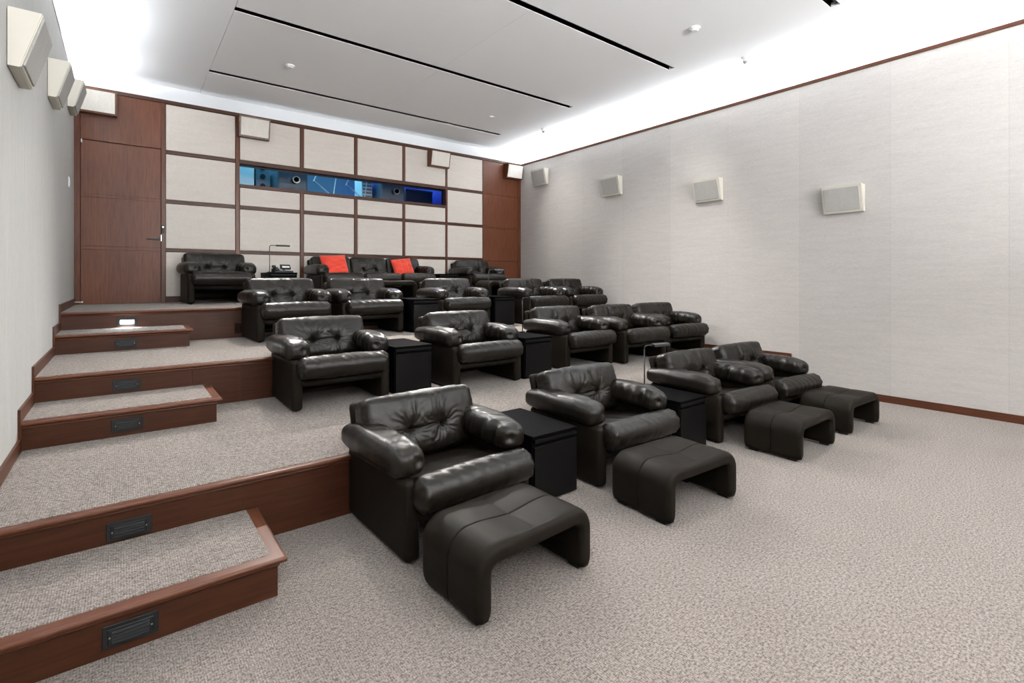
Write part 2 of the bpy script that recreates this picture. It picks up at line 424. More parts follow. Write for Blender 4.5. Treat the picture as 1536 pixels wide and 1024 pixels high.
# booth
bm = bmesh.new(); bx(bm, 1.0, 5.7, 11.2, 11.25, 2.0, 4.3); bx(bm, .95, 1.0, BAND+.06, 11.2, 2.0, 4.3); bx(bm, 5.7, 5.75, BAND+.06, 11.2, 2.0, 4.3); bx(bm, .95, 1.0, YB+.17, BAND+.06, 2.0, 3.6); bx(bm, 5.7, 5.75, YB+.17, BAND+.06, 2.0, 3.6)
bx(bm, 1.0, 5.7, BAND+.06, BAND+.08, 3.3, 4.3)
bx(bm, 1.0, 1.449, YB+.12, YB+.17, 2.0, 4.0); bx(bm, 5.173, 5.7, YB+.12, YB+.17, 2.0, 4.0); bx(bm, 1.4, 5.2, YB+.12, YB+.17, 2.0, 2.94)
bx(bm, 1.4, 5.2, YB+.12, BAND+.07, 3.30, 3.34)
tag(obj('wall_booth', bm, BOOTHW), kind=S)
tag(box('floor_booth', 1.0, 5.7, YB+.17, 11.2, 1.95, 2.0, BOOTHD), kind=S)
tag(box('ceiling_booth', 1.0, 5.7, BAND+.08, 11.2, 4.28, 4.31, BOOTHD), kind=S)

# platforms and steps (carpet top, wooden riser, rounded wooden nosing)
def nosing(bm, along, a0, a1, face, z, mitre=False, over=.034, back=.012):
    """rounded strip along X (front edge) or Y (right edge); mitre cuts the outer end at 45 degrees"""
    r = .014; t = []
    for k in range(9):
        a = PI/2-PI*k/8; t.append((over-r+r*math.cos(a), z-r+r*math.sin(a)))
    t = [(-back, z)]+t+[(.004, z-2*r), (.008, z-.040), (.001, z-.050), (-back, z-.050)]   # (outward, z)
    A = []; B = []
    for d_, zz in t:
        if along == 'X':
            A.append(bm.verts.new((a0, face-d_, zz))); B.append(bm.verts.new((a1+(d_ if mitre else 0), face-d_, zz)))
        else:
            A.append(bm.verts.new((face+d_, a1, zz))); B.append(bm.verts.new((face+d_, a0-(d_ if mitre else 0), zz)))
    bm.faces.new(A); bm.faces.new(B[::-1]); n = len(t)
    for i in range(n): bm.faces.new((A[i], A[(i+1) % n], B[(i+1) % n], B[i]))
def platform(k, z0):
    z = Z[k]; yf = FP[k]; e = (FP[k+1]+.0 if k < 3 else YB+.10)
    root = tag(empty('platform', (3.3, yf, 0)), label=['', 'lowest carpeted platform behind the front row of armchairs', 'middle carpeted platform carrying the third row of chairs',
               'top carpeted platform along the panelled back wall'][k], cat='platform', kind=S)
    def P(name, bm, m):
        bmesh.ops.translate(bm, verts=bm.verts, vec=(-3.3, -yf, 0)); return obj(name, bm, m, root)
    bm = bmesh.new(); bx(bm, XL, XR, yf+.02, e, 0, z-.012); P('base', bm, BLACKWOOD)
    bm = bmesh.new(); bx(bm, XL+.012, XR-.012, yf+.012, e, z-.012, z+.003, .004, 2); P('carpet', bm, CARPET)
    seams = [XL, .52, 3.0, 5.2, XR] if k == 1 else [XL, 1.35, 3.9, XR] if k == 3 else [XL, .46, .82, 3.3, 5.3, XR]
    for a, b in zip(seams[:-1], seams[1:]):
        bm = bmesh.new(); bx(bm, a+.0006, b-.0006, yf, yf+.02, z0, z-.02); P('riser', bm, WOODX)
    bm = bmesh.new(); nosing(bm, 'X', XL, XR, yf, z); P('nosing', bm, WOODN)
platform(1, 0); platform(2, Z[1]-.01); platform(3, Z[2]-.01)
def step(k):
    yf = FS[k]; zb = Z[k]; z = zb+RS; e = FP[k+1]
    root = tag(empty('step', (0, yf, zb)), label=['lowest carpeted half step in front of the lowest platform', 'carpeted half step standing on the lowest platform',
               'carpeted half step standing on the middle platform'][k], cat='step', kind=S)
    def P(name, bm, m):
        bmesh.ops.translate(bm, verts=bm.verts, vec=(0, -yf, -zb)); return obj(name, bm, m, root)
    bm = bmesh.new(); bx(bm, XL, XS-.02, yf+.02, e, zb, z-.012); P('base', bm, BLACKWOOD)
    bm = bmesh.new(); bx(bm, XL+.012, XS-.026, yf+.026, e, z-.012, z+.003, .004, 2); P('carpet', bm, CARPET)
    bm = bmesh.new(); bx(bm, XL, XS, yf, yf+.02, zb, z-.02, .0008, 1); P('riser', bm, WOODX)
    bm = bmesh.new(); bx(bm, XS-.02, XS, yf+.02, e, zb, z-.02); P('side_board', bm, WOODY)
    bm = bmesh.new(); nosing(bm, 'X', XL, XS, yf, z, True, back=.026); P('nosing', bm, WOODN)
    bm = bmesh.new(); nosing(bm, 'Y', yf, e-.0005, XS, z, True, back=.026); P('nosing', bm, WOODYN)
for k in range(3): step(k)

# skirting that follows the steps
def stepline(front, hgt, off):
    """profile (y,z) of the top edge from back to front"""
    pts = []
    return pts
bb = .085
levels = [(YF, 0), (FS[0]-.05, RS), (FP[1]-.05, Z[1]), (FS[1]-.05, Z[1]+RS), (FP[2]-.05, Z[2]), (FS[2]-.05, Z[2]+RS), (FP[3]-.05, Z[3])]
pts = [(YF, -.01)]
for (y, z) in levels:
    if y > YF: pts.append((y, pts[-1][1]))
    pts.append((y, z+bb))
pts += [(YB, Z[3]+bb), (YB, -.01)]
bm = bmesh.new(); prism(bm, pts, 'X', XL, XL+.014); tag(obj('baseboard_left', bm, WOODY), kind=S)
levels = [(YF, 0), (FP[1]-.05, Z[1]), (FP[2]-.05, Z[2]), (FP[3]-.05, Z[3])]
pts = [(YF, -.01)]
for (y, z) in levels:
    if y > YF: pts.append((y, pts[-1][1]))
    pts.append((y, z+bb))
pts += [(YB, Z[3]+bb), (YB, -.01)]
bm = bmesh.new(); prism(bm, pts, 'X', XR-.014, XR); tag(obj('baseboard_right', bm, WOODY), kind=S)

# ------------------------------------------------------------------ armchair, sofa, ottoman
def back_cushion(W, seed, tufts=(-.115, .115)):
    hx, hy, hz = W/2, .085, .195; rg = np.random.RandomState(seed); ph = rg.rand(8)*6.28
    tz = -.035
    def fn(P, Nn):
        P = P.copy(); x, z = P[:, 0].copy(), P[:, 2].copy()
        fw = np.clip(-Nn[:, 1], 0, 1); bk = np.clip(Nn[:, 1], 0, 1)
        puff = (1-np.abs(x/hx)**2.6)*(1-np.abs(z/hz)**2.4)
        d = .030*np.clip(puff, 0, 1)
        for k, tx in enumerate(tufts):
            dx, dz = x-tx, z-tz; rho = np.hypot(dx, dz)+1e-6; th = np.arctan2(dz, dx)
            d -= .050*np.exp(-rho/.026)+.014*np.exp(-(rho/.09)**2)
            warp = th+.35*wav(rho*8, seed+3+k, 3, 2.0)
            fold = .6*np.cos(8*warp+ph[k])+.5*np.cos(13*warp+ph[k+2]); fold = 1-np.abs(fold)*1.1
            d += .0170*fold*np.exp(-rho/.075)*sm(rho, .006, .035)
        if len(tufts) > 1:
            mx = (tufts[0]+tufts[-1])/2; hw = abs(tufts[-1]-tufts[0])/2
            win = 1-sm(np.abs(x-mx), hw*.9, hw*1.15)
            d -= .013*np.exp(-((z-tz-.004*np.sin(x*30))/.007)**2)*win+.004*np.exp(-((z-tz)/.03)**2)*win
        mx = (tufts[0]+tufts[-1])/2
        up = sm(z, tz+.03, tz+.09)*(1-sm(z, hz*.72, hz*.98))
        d += .0120*ridge(x+.10*(z-.05)*wav(x*2, seed+9, 2, 3), seed+5, 19)*up*np.exp(-((x-mx)/.17)**2)
        lo = (1-sm(z, tz-.10, tz-.03))
        d += .005*ridge(x-.3*z, seed+6, 17)*lo*np.exp(-((x-mx)/.22)**2)
        side = sm(np.abs(x), hx*.80, hx*.97)
        d += .0035*ridge(z, seed+7, 26)*side
        d += .003*wav(x*3+z*5, seed+8, 3, 3)
        P[:, 1] -= d*fw**.7
        P[:, 1] += .012*bk*np.clip(puff, 0, 1)
        # side faces and top: gentle sag and pucker
        tp = np.clip(Nn[:, 2], 0, 1); P[:, 2] += tp*(.010*(1-(x/hx)**2)+.0035*ridge(x, seed+11, 20)-.004)
        sd = np.abs(Nn[:, 0]); P[:, 0] += np.sign(x)*sd*(.010*(1-(z/hz)**2)+.003*ridge(z, seed+12, 40))
        low = 1-sm(z, -hz, -hz*.2); P[:, 0] *= 1-.05*low
        # lean back
        zz = P[:, 2].copy(); yy = P[:, 1].copy(); a = math.radians(19)
        P[:, 1] = yy*math.cos(a)+zz*math.sin(a); P[:, 2] = zz*math.cos(a)-yy*math.sin(a)
        return P
    return cushion(hx, hy, hz, .050, .0075, fn, (0, .615, .525))
def arm_cushion(side, seed):
    hx, hy, hz = .098, .375, .080
    def fn(P, Nn):
        P = P.copy(); y = P[:, 1].copy(); x = P[:, 0].copy()
        f = y/hy                                     # -1 front
        # outer flank droops, inner flank creased
        inn = np.clip(-side*Nn[:, 0], 0, 1)
        top = np.clip(Nn[:, 2], 0, 1)
        sc = 1-.06*sm(-f, .6, 1.0)-.20*sm(f, .35, 1.0)
        P[:, 2] = P[:, 2]*sc; P[:, 0] = x*(1+.10*(1-f**2)-.05)
        P[:, 2] += top*(.014*(1-f**2)+.004*wav(y*3, seed, 3, 3))
        P[:, 2] -= .012*sm(-f, .5, 1.0)
        P[:, 0] -= side*inn*(.018*ridge(y+.2*P[:, 2], seed+1, 20)-.004)
        P[:, 2] += top*.0065*ridge(y+.3*x, seed+2, 19)*sm(-side*x/hx, -.6, .8)
        P[:, 2] += top*.006*ridge(y+.9*side*x, seed+5, 12)*np.exp(-((f+.75)/.35)**2)
        out = np.clip(side*Nn[:, 0], 0, 1); P[:, 0] += side*out*(.008*(1-f**2)+.0025*ridge(y, seed+3, 11))
        fr = np.clip(-Nn[:, 1], 0, 1); P[:, 1] -= fr*(.012*(1-(x/hx)**2)+.005*ridge(x, seed+4, 40))
        # dimple on the front end
        P[:, 1] += fr*.022*np.exp(-((x+side*.045)**2+(P[:, 2]+.0)**2)/.0006)
        # splay the front slightly inward
        P[:, 0] -= side*.012*sm(-f, 0, 1)
        return P
    return cushion(hx, hy, hz, .064, .011, fn, (side*.366, .435, .492))
def roll(W, seed):
    L = W; r = .093; nx, na = 110, 40; V = []; F = []
    xs_ = -np.cos(np.linspace(0, PI, nx))*L/2
    xs_ = np.sign(xs_)*(np.abs(xs_/(L/2))**.9)*L/2
    for i, x in enumerate(xs_):
        e = (L/2-abs(x)); rad = r*(1-(1-min(e/.05, 1))**2.2)**.5 if e < .05 else r
        for j in range(na):
            a = 2*PI*j/na; ca, sa = math.cos(a), math.sin(a)
            top = max(sa, 0)
            rr = rad*(1+.05*(1-(2*x/L)**2))
            rr += (.0085*float(ridge(np.array([x+.10*ca]), seed, 27)[0])*(.35+.65*math.exp(-(x/.24)**2))-.002)*(.35+.65*top)*min(e/.03, 1)
            if e < .05: rr += .004*math.cos(9*a+seed)*min(e/.02, 1)
            V.append((x, -.022+rr*ca*1.0, .354+rr*sa*.98))
    for i in range(nx-1):
        for j in range(na): F.append([i*na+j, i*na+(j+1) % na, (i+1)*na+(j+1) % na, (i+1)*na+j])
    F.append(list(range(na))[::-1]); F.append([(nx-1)*na+j for j in range(na)])
    F = [list(reversed(f)) for f in F]
    return np.array(V), F
def pan_cushion(W, seed):
    hx, hy, hz = W/2, .265, .055
    def fn(P, Nn):
        P = P.copy(); x, y = P[:, 0].copy(), P[:, 1].copy(); tp = np.clip(Nn[:, 2], 0, 1)
        P[:, 2] += tp*(.018*(1-(x/hx)**2)*(1-(y/hy)**2)+.005*ridge(x+.5*y, seed, 10)+.004*ridge(y, seed+1, 14)*sm(np.abs(x), .1, .3))
        P[:, 2] -= .05*sm(y, -hy, hy)*1.0
        return P
    return cushion(hx, hy, hz, .04, .014, fn, (0, .315, .318))
def capsule_rail(W, r, y, z):
    bm = bmesh.new(); cyl(bm, (-W/2+r*.6, y, z), (W/2-r*.6, y, z), r, 18)
    for s in (-1, 1):
        bmesh.ops.create_uvsphere(bm, u_segments=18, v_segments=10, radius=r, matrix=Matrix.Translation((s*(W/2-r*.6), y, z)) @ Matrix.Diagonal((.6, 1, 1, 1)))
    return bm
def shell_mesh(W):
    P, F = cushion(W/2, .028, .31, .026, .03)
    # lower part upright, upper part leaning back
    z = P[:, 2]+.31; lean = np.clip(z-.22, 0, 1)*math.tan(math.radians(19))
    P[:, 1] += lean; P[:, 2] = z+.05; P[:, 1] += .665
    P[:, 0] *= 1-.02*np.clip(z-.35, 0, 1)
    return P, F
def panel_mesh(side, off=.4175):
    P, F = cushion(.0425, .390, .206, .028, .020)
    P[:, 2] += .008+.206; P[:, 1] += .385; P[:, 0] += side*(off-.0425)
    z = P[:, 2]; k = np.clip(P[:, 1]-.55, 0, 1)
    return P, F
def build_seat(name, nseat, W, seed):
    """nseat seat modules of width W between two side panels"""
    T = nseat*W; root = empty(name)
    off = T/2+.0325
    for s in (-1, 1):
        P, F = panel_mesh(s, off); pn = obj('side_panel', mesh_from('side_panel', [(P, F)]), LEATHERF, root, True)
        for y in (.06, .70):
            bm = bmesh.new(); cyl(bm, (s*(off-.0425), y, 0), (s*(off-.0425), y, .026), .017, 12); obj('foot_glide', bm, BLACKPL, pn)
        P, F = arm_cushion(s, seed+20*s+40); P[:, 0] += s*(off-.4175)
        obj('armrest_cushion', mesh_from('armrest_cushion', [(P, F)]), LEATHER, root, True)
    P, F = shell_mesh(T+.03); obj('back_shell', mesh_from('back_shell', [(P, F)]), LEATHERF, root, True)
    for i in range(nseat):
        x = -T/2+W*(i+.5); w_ = W+.012 if nseat == 1 else W-.006
        P, F = back_cushion(w_, seed+i*7); P[:, 0] += x
        obj('back_cushion', mesh_from('back_cushion', [(P, F)]), LEATHER, root, True)
        A = roll(W-.0 if nseat > 1 else W, seed+i*5); B = pan_cushion(W-.06, seed+i)
        A[0][:, 0] += x; B[0][:, 0] += x
        obj('seat_cushion', mesh_from('seat_cushion', [A, B]), LEATHER, root, True)
    obj('front_rail', capsule_rail(T-.07, .031, .020, .226), LEATHERF, root, True)
    box('seat_frame', -T/2+.05, T/2-.05, .03, .70, .235, .285, BLACKIN, root)
    return root
def copy_tree(o, parent=None):
    c = o.copy(); COL.objects.link(c)
    if parent is not None: c.parent = parent
    for ch in o.children: copy_tree(ch, c)
    return c
protos = [build_seat('armchair', 1, .768, 11), build_seat('armchair', 1, .768, 57), build_seat('armchair', 1, .768, 93)]
used = [False]*3
def place(protos_, used_, k, x, y, z, rz, label, cat, group):
    p = protos_[k]
    if used_[k]: p = copy_tree(p)
    used_[k] = True
    p.location = (x, y, z); p.rotation_euler = (0, 0, math.radians(rz)); tag(p, label, cat, group); return p
D = math.radians
chairs = [
 (0, 1.54, 2.33, 0, 1.4, 'dark brown leather armchair at the left end of the front row, nearest the camera', 'front row armchairs'),
 (1, 3.01, 2.35, 0, -1.5, 'dark leather armchair between the two black side tables of the front row', 'front row armchairs'),
 (2, 4.55, 2.33, 0, -3.8, 'front row leather armchair standing right of the side table with the reading lamp', 'front row armchairs'),
 (0, 5.52, 2.31, 0, -4.1, 'dark leather armchair at the right end of the front row, nearest the right wall', 'front row armchairs'),
 (1, 1.49, 4.26, 1, -.6, 'left end leather armchair of the second row, beside the wooden half step', 'second row armchairs'),
 (2, 2.94, 4.16, 1, -.9, 'second row leather armchair between the two black side tables', 'second row armchairs'),
 (0, 4.53, 4.26, 1, -1.0, 'second row leather armchair just right of its reading lamp table', 'second row armchairs'),
 (1, 5.44, 4.12, 1, -2.7, 'second row leather armchair squeezed between two others, fourth from left', 'second row armchairs'),
 (2, 6.385, 4.13, 1, -4.9, 'right end leather armchair of the second row, against the right wall', 'second row armchairs'),
 (2, 1.59, 6.14, 2, 1.9, 'left end leather armchair of the third row, beside the small vent grille', 'third row armchairs'),
 (0, 2.57, 6.21, 2, -.2, 'third row leather armchair second from left, below the sofa', 'third row armchairs'),
 (1, 3.98, 6.20, 2, -2.9, 'third row leather armchair between its two black side tables', 'third row armchairs'),
 (2, 5.43, 6.02, 2, 1.0, 'third row leather armchair second from the right wall', 'third row armchairs'),
 (0, 6.39, 6.05, 2, -1.6, 'right end leather armchair of the third row, against the right wall', 'third row armchairs'),
 (1, 1.10, 7.98, 3, 2.0, 'leather armchair on the top platform between the wooden door and telephone table', 'back row armchairs'),
 (2, 5.62, 7.98, 3, -1.9, 'leather armchair on the top platform at far right in front of the wood panel', 'back row armchairs'),
]
for k, x, y, lv, rz, lab, grp in chairs:
    place(protos, used, k, x, y, Z[lv]+(.003 if lv else 0), rz, lab, 'armchair', grp)
sofa = build_seat('sofa', 3, .655, 31); sofa.location = (3.44, 7.98, Z[3]+.003)
tag(sofa, 'three-seat dark leather sofa with red cushions against the panelled back wall', 'sofa')

def ottoman():
    W, H, T, Dp = .715, .300, .080, .465
    z0 = .022
    # centreline of the arch
    r = .075; hw = W/2-T/2; zt = z0+H-T/2; path = []
    for k in range(9): path.append((-hw, z0+(zt-r-z0)*k/8, -1, 0))
    for k in range(1, 11):
        a = PI-PI/2*k/10; path.append((-hw+r+r*math.cos(a), zt-r+r*math.sin(a), math.cos(a), math.sin(a)))
    nt_ = 40
    for k in range(1, nt_): path.append((-hw+r+(2*hw-2*r)*k/nt_, zt, 0, 1))
    for k in range(0, 11):
        a = PI/2-PI/2*k/10; path.append((hw-r+r*math.cos(a), zt-r+r*math.sin(a), math.cos(a), math.sin(a)))
    for k in range(1, 9): path.append((hw, zt-r-(zt-r-z0)*k/8, 1, 0))
    # cross-section loop (n offset, y)
    rr = .030; ny = 44; loop = []
    h2 = T/2; d2 = Dp/2
    yl = sorted([-d2+rr+(Dp-2*rr)*k/24 for k in range(25) if k != 12]+[k*.0018 for k in range(-6, 7)])
    for y_ in yl: loop.append((h2, y_, 1))
    for k in range(1, 7):
        a = PI/2-PI/2*k/6; loop.append((h2-rr+rr*math.sin(a), d2-rr+rr*math.cos(a), 0))
    loop += [(0, d2, 0)]
    for k in range(0, 7):
        a = -PI/2*k/6; loop.append((-h2+rr+rr*math.sin(a)*1.0, d2-rr+rr*math.cos(a), 0))
    for k in range(1, 12): loop.append((-h2, d2-rr-(Dp-2*rr)*k/12, 0))
    for k in range(0, 7):
        a = -PI/2+PI/2*k/6; loop.append((-h2+rr+rr*math.sin(a), -d2+rr-rr*math.cos(a), 0))
    loop += [(0, -d2, 0)]
    for k in range(0, 6):
        a = PI/2*k/6; loop.append((h2-rr+rr*math.sin(a), -d2+rr-rr*math.cos(a), 0))
    V = []; F = []; m = len(loop)
    n = len(path)
    for i, (cx, cz, nx_, nz_) in enumerate(path):
        end = min(i, n-1-i); sc = 1 if end > 1 else (.80 if end == 0 else .95)
        for o_, y, outer in loop:
            o2 = o_*sc; y2 = y*(1 if end > 1 else (.965 if end == 0 else .99))
            topw = max(nz_, 0)
            if outer:
                gv = math.exp(-(y/.0035)**2); puff = (1-abs((abs(y)-d2/2)/(d2/2))**2)
                o2 += .0035*puff-.009*gv
                if nz_ > .99:
                    tri = max(0, 1-abs(cx)/.20); tri = tri*tri*(3-2*tri)
                    o2 -= .018*tri*(1-.55*min(abs(y)/(d2), 1))
                    o2 -= .004*math.exp(-(cx/.004)**2)
            else:
                if nz_ > .99 and o_ < 0: o2 += 0
            V.append((cx+nx_*o2, y2, cz+nz_*o2))
    for i in range(n-1):
        for j in range(m): F.append([i*m+j, (i+1)*m+j, (i+1)*m+(j+1) % m, i*m+(j+1) % m])
    F.append(list(range(m))); F.append([(n-1)*m+j for j in range(m)][::-1])
    me = bpy.data.meshes.new('body'); me.from_pydata(V, [], F); me.update()
    bm = bmesh.new(); bm.from_mesh(me); bmesh.ops.recalc_face_normals(bm, faces=bm.faces); bm.to_mesh(me); bm.free()
    root = empty('ottoman'); obj('body', me, LEATHERF, root, True)
    for sx in (-1, 1):
        for sy in (-1, 1):
            box('foot', sx*hw-.022, sx*hw+.022, sy*.155-.036, sy*.155+.036, 0, .028, BLACKPL, root, bev=.004)
    return root
op = [ottoman()]; ou = [False]
for x, y, lv, rz, lab in [
 (1.495, 1.952, 0, 3, 'large dark leather ottoman in front of the left end front row armchair'),
 (2.875, 1.952, 0, -3, 'dark leather ottoman in front of the second armchair of the front row'),
 (4.57, 1.952, 0, 0, 'dark leather ottoman in front of the lamp-side front row armchair, third from left'),
 (5.68, 1.952, 0, -2, 'dark leather ottoman in front of the right end front row armchair near the baseboard'),
 (3.42, 7.56, 3, 0, 'leather ottoman on the top platform in front of the sofa'),
 (5.45, 7.45, 3, 0, 'leather ottoman on the top platform in front of the far right armchair')]:
    place(op, ou, 0, x, y, Z[lv]+(.003 if lv else 0), rz, lab, 'ottoman', 'leather ottomans')

# ------------------------------------------------------------------ side tables
def side_table():
    root = empty('side_table'); w2, d, h = .195, .62, .445
    bm = bmesh.new(); bx(bm, -w2, w2, .018, d, 0.0, h-.022, .002, 1); obj('cabinet_body', bm, BLACKWOOD, root)
    box('table_top', -w2-.002, w2+.002, -.002, d+.002, h-.022, h, BLACKWOOD, root, bev=.002)
    dr_ = box('door', -w2+.012, w2-.001, 0, .018, .012, h-.075, BLACKFRONT, root, bev=.002)
    box('pull_strip', -w2+.012, w2-.001, -.001, .018, h-.050, h-.026, BLACKFRONT, root, bev=.003)
    return root
tp = [side_table()]; tu = [False]
for x, y, lv, rz, lab in [
 (2.265, 2.44, 0, 0, 'black side table between the two nearest front row armchairs, nothing on top'),
 (3.81, 2.40, 0, 0, 'black side table of the front row with a reading lamp standing on it'),
 (2.20, 4.37, 1, 0, 'black side table of the second row without a lamp, left of the pair'),
 (3.62, 4.18, 1, 0, 'black side table of the second row with a thin reading lamp on it'),
 (3.24, 6.06, 2, 0, 'black side table of the third row, left of the middle armchair'),
 (4.675, 6.20, 2, 0, 'black side table of the third row, right of the middle armchair'),
 (1.92, 8.10, 3, 0, 'black side table on the top platform carrying the telephone'),
 (4.82, 8.12, 3, 0, 'black side table on the top platform between sofa and right armchair')]:
    place(tp, tu, 0, x, y, Z[lv]+(.003 if lv else 0), rz, lab, 'side table', 'black side tables')

def lamp():
    root = empty('reading_lamp')
    bm = bmesh.new(); cyl(bm, (0, 0, 0), (0, 0, .012), .032, 20); obj('base', bm, BLACK, root)
    bm = bmesh.new(); arc = [(0, 0, .01), (0, 0, .385)]
    for k in range(1, 6): a = PI/2*k/5; arc.append((.03-.03*math.cos(a), 0, .385+.03*math.sin(a)))
    arc.append((.11, 0, .415)); tube(bm, [Vector(p) for p in arc], .0055); obj('stem', bm, BLACK, root, True)
    bm = bmesh.new()
    prism(bm, [(-.035, .0), (-.030, .018), (-.012, .026), (.012, .026), (.030, .018), (.035, 0)], 'X', .095, .285)
    bmesh.ops.translate(bm, verts=bm.verts, vec=(0, 0, .402))
    sh = obj('lamp_head', bm, BLACK, root)
    return root
lp = [lamp()]; lu = [False]
for x, y, z, rz, lab in [
 (3.67, 2.80, .445, -8, 'thin black reading lamp standing on the front row side table'),
 (3.78, 4.66, Z[1]+.448, 0, 'thin black reading lamp standing on the second row side table'),
 (4.55, 6.45, Z[2]+.448, 0, 'thin black reading lamp standing on the third row side table'),
 (1.765, 8.30, Z[3]+.448, 0, 'thin black reading lamp beside the telephone on the top platform')]:
    place(lp, lu, 0, x, y, z, rz, lab, 'lamp', 'reading lamps on side tables')

# telephone
tel = empty('telephone', (1.925, 8.20, Z[3]+.448), D(4), 'black desk telephone on the side table beside the reading lamp', 'telephone')
bm = bmesh.new(); prism(bm, [(-.10, 0), (-.10, .018), (.06, .062), (.10, .062), (.10, 0)], 'X', -.13, .13); obj('base', bm, BLACKPL, tel)
bm = bmesh.new(); prism(bm, [(-.09, .0), (-.09, .008), (.075, .055), (.08, .045)], 'X', -.122, -.070)
hs = bmesh.new()
bx(hs, -.125, -.075, -.10, -.045, .035, .065, .010); bx(hs, -.125, -.075, .055, .11, .075, .112, .010); bx(hs, -.118, -.084, -.07, .08, .060, .082, .008, rot=None)
bm.free(); obj('handset', hs, BLACKPL, tel)
bm = bmesh.new(); prism(bm, [(.02, .056), (.085, .125), (.10, .125), (.08, .056)], 'X', -.01, .135); scr = obj('screen_housing', bm, BLACKPL, tel)
bm = bmesh.new()
for i in range(3):
    for j in range(4): bx(bm, -.055+i*.018, -.042+i*.018, -.075+j*.027, -.060+j*.027, .022+j*.0078, .032+j*.0078)
obj('keypad', bm, GREYP, tel)
bm = bmesh.new(); prism(bm, [(.026, .072), (.050, .098), (.046, .101), (.022, .075)], 'X', .01, .115); obj('screen', bm, PLAST, scr)
bm = bmesh.new()
for i in range(4): bx(bm, .018+i*.026, .038+i*.026, -.072, -.030, .031, .040)
obj('label_strip', bm, PLAST, tel)

# red pillows on the sofa
def pillow(w_, h_, t, seed, seams):
    n = 46; V = []; F = []
    rg = np.random.RandomState(seed)
    for side in (1, -1):
        for i in range(n+1):
            for j in range(n+1):
                u = -1+2*i/n; v = -1+2*j/n
                e = (1-u**4)*(1-v**4); th = t/2*max(e, 0)**.55
                # concave edges between pointed corners
                x = u*w_/2*(1-.05*(1-v*v)); z = v*h_/2*(1-.05*(1-u*u))
                th += (.006*math.sin(9*v+3*u+seed)*math.cos(3*u+1)+.004*math.sin(17*v-5*u+seed*2))*e
                th -= .004*sum(math.exp(-((u-s_)/.03)**2) for s_ in seams)*e
                V.append((x, -side*th, z))
    m = (n+1)**2
    for s_ in (0, 1):
        for i in range(n):
            for j in range(n):
                a = s_*m+i*(n+1)+j; q = [a, a+n+1, a+n+2, a+1]; F.append(q if s_ == 0 else q[::-1])
    me = bpy.data.meshes.new('cover'); me.from_pydata(V, [], F)
    bm = bmesh.new(); bm.from_mesh(me); bmesh.ops.remove_doubles(bm, verts=bm.verts, dist=.0004); bmesh.ops.recalc_face_normals(bm, faces=bm.faces); bm.to_mesh(me); bm.free()
    return me
for (x, y, z, s_, ry, rx, lab, seams) in [
    (2.775, 8.375, Z[3]+.575, .44, -3, -24, 'crumpled red-orange cushion at the left end of the sofa', []),
    (4.00, 8.375, Z[3]+.560, .40, -6, -24, 'red-orange cushion with two pale stripes on the right seat of the sofa', [-.25, .35])]:
    r_ = empty('throw_pillow', (x, y, z), 0, lab, 'cushion', 'red cushions on the sofa')
    r_.rotation_euler = (D(rx), D(ry), D(4))
    cv = obj('cover', pillow(s_, s_*.86, .13, len(lab), seams), RED, r_, True)
    for sx in seams:
        bm = bmesh.new(); P_ = []
        for k in range(25):
            v = -.97+1.94*k/24; e = (1-sx**4)*(1-v**4); P_.append(Vector((sx*s_/2, -(.065*e**.55)-.001, v*s_*.43*(1-.05*(1-sx*sx)))))
        tube(bm, P_, .0028, 6); obj('piping', bm, REDP, cv)

# ------------------------------------------------------------------ wall speakers
def speaker(wd, ht, dt, db, hous, gril, frame_w, thin=False):
    """back plane y=0 (wall), front towards -y; dt/db depth at top/bottom"""
    root = empty('wall_speaker')
    a = math.atan2(dt-db, ht)
    bm = bmesh.new()
    prism(bm, [(0, 0), (0, ht), (-dt, ht), (-db, 0)], 'X', -wd/2, wd/2)
    es = [e for e in bm.edges if all(v.co.y < -.001 for v in e.verts)]
    bmesh.ops.bevel(bm, geom=es, offset=.006, segments=2, affect='EDGES')
    obj('housing', bm, hous, root)
    # local frame of the front face
    L = math.hypot(dt-db, ht); M = Matrix.Translation((0, -db, 0)) @ Matrix.Rotation(a, 4, 'X')
    bm = bmesh.new(); f = frame_w
    bx(bm, -wd/2+f, wd/2-f, -.010, .01, f, L-f, .004, 2)
    bmesh.ops.transform(bm, matrix=M, verts=bm.verts); obj('grille', bm, gril, root)
    bm = bmesh.new(); bx(bm, -wd/2+.02, wd/2-.02, -.004, .012, .02, ht-.01); obj('wall_bracket', bm, BLACKPL, root)
    return root
GRP = 'cinema wall speakers'
rp = [speaker(.44, .33, .135, .05, CREAM, FAB_S, .028)]; ru = [False]
for y, z, dz, lab in [(8.12, 3.475, 0, 'cream wall speaker on the right wall, closest to the back corner'),
                  (6.13, 2.99, 0, 'cream wall speaker on the right wall, second from the back corner'),
                  (4.21, 2.645, 0, 'cream wall speaker on the right wall, third from the back corner'),
                  (2.39, 2.28, 0, 'cream wall speaker on the right wall, largest and nearest in view')]:
    place(rp, ru, 0, XR-.012, y, z, -90, lab, 'speaker', GRP)
lpk = [speaker(.44, .33, .150, .055, CREAM, FAB_S, .020)]; lku = [False]
for y, z, lab in [(4.17, 2.655, 'cream wall speaker on the left wall, nearest and cut near the photo corner'),
                  (6.08, 3.035, 'cream wall speaker on the left wall, middle of the three'),
                  (8.02, 3.48, 'cream wall speaker on the left wall, beside the wood framed one')]:
    place(lpk, lku, 0, XL+.004, y, z, 90, lab, 'speaker', GRP)
bp = [speaker(.44, .31, .17, .11, WOODV, FAB_SB, .022)]; bu = [False]
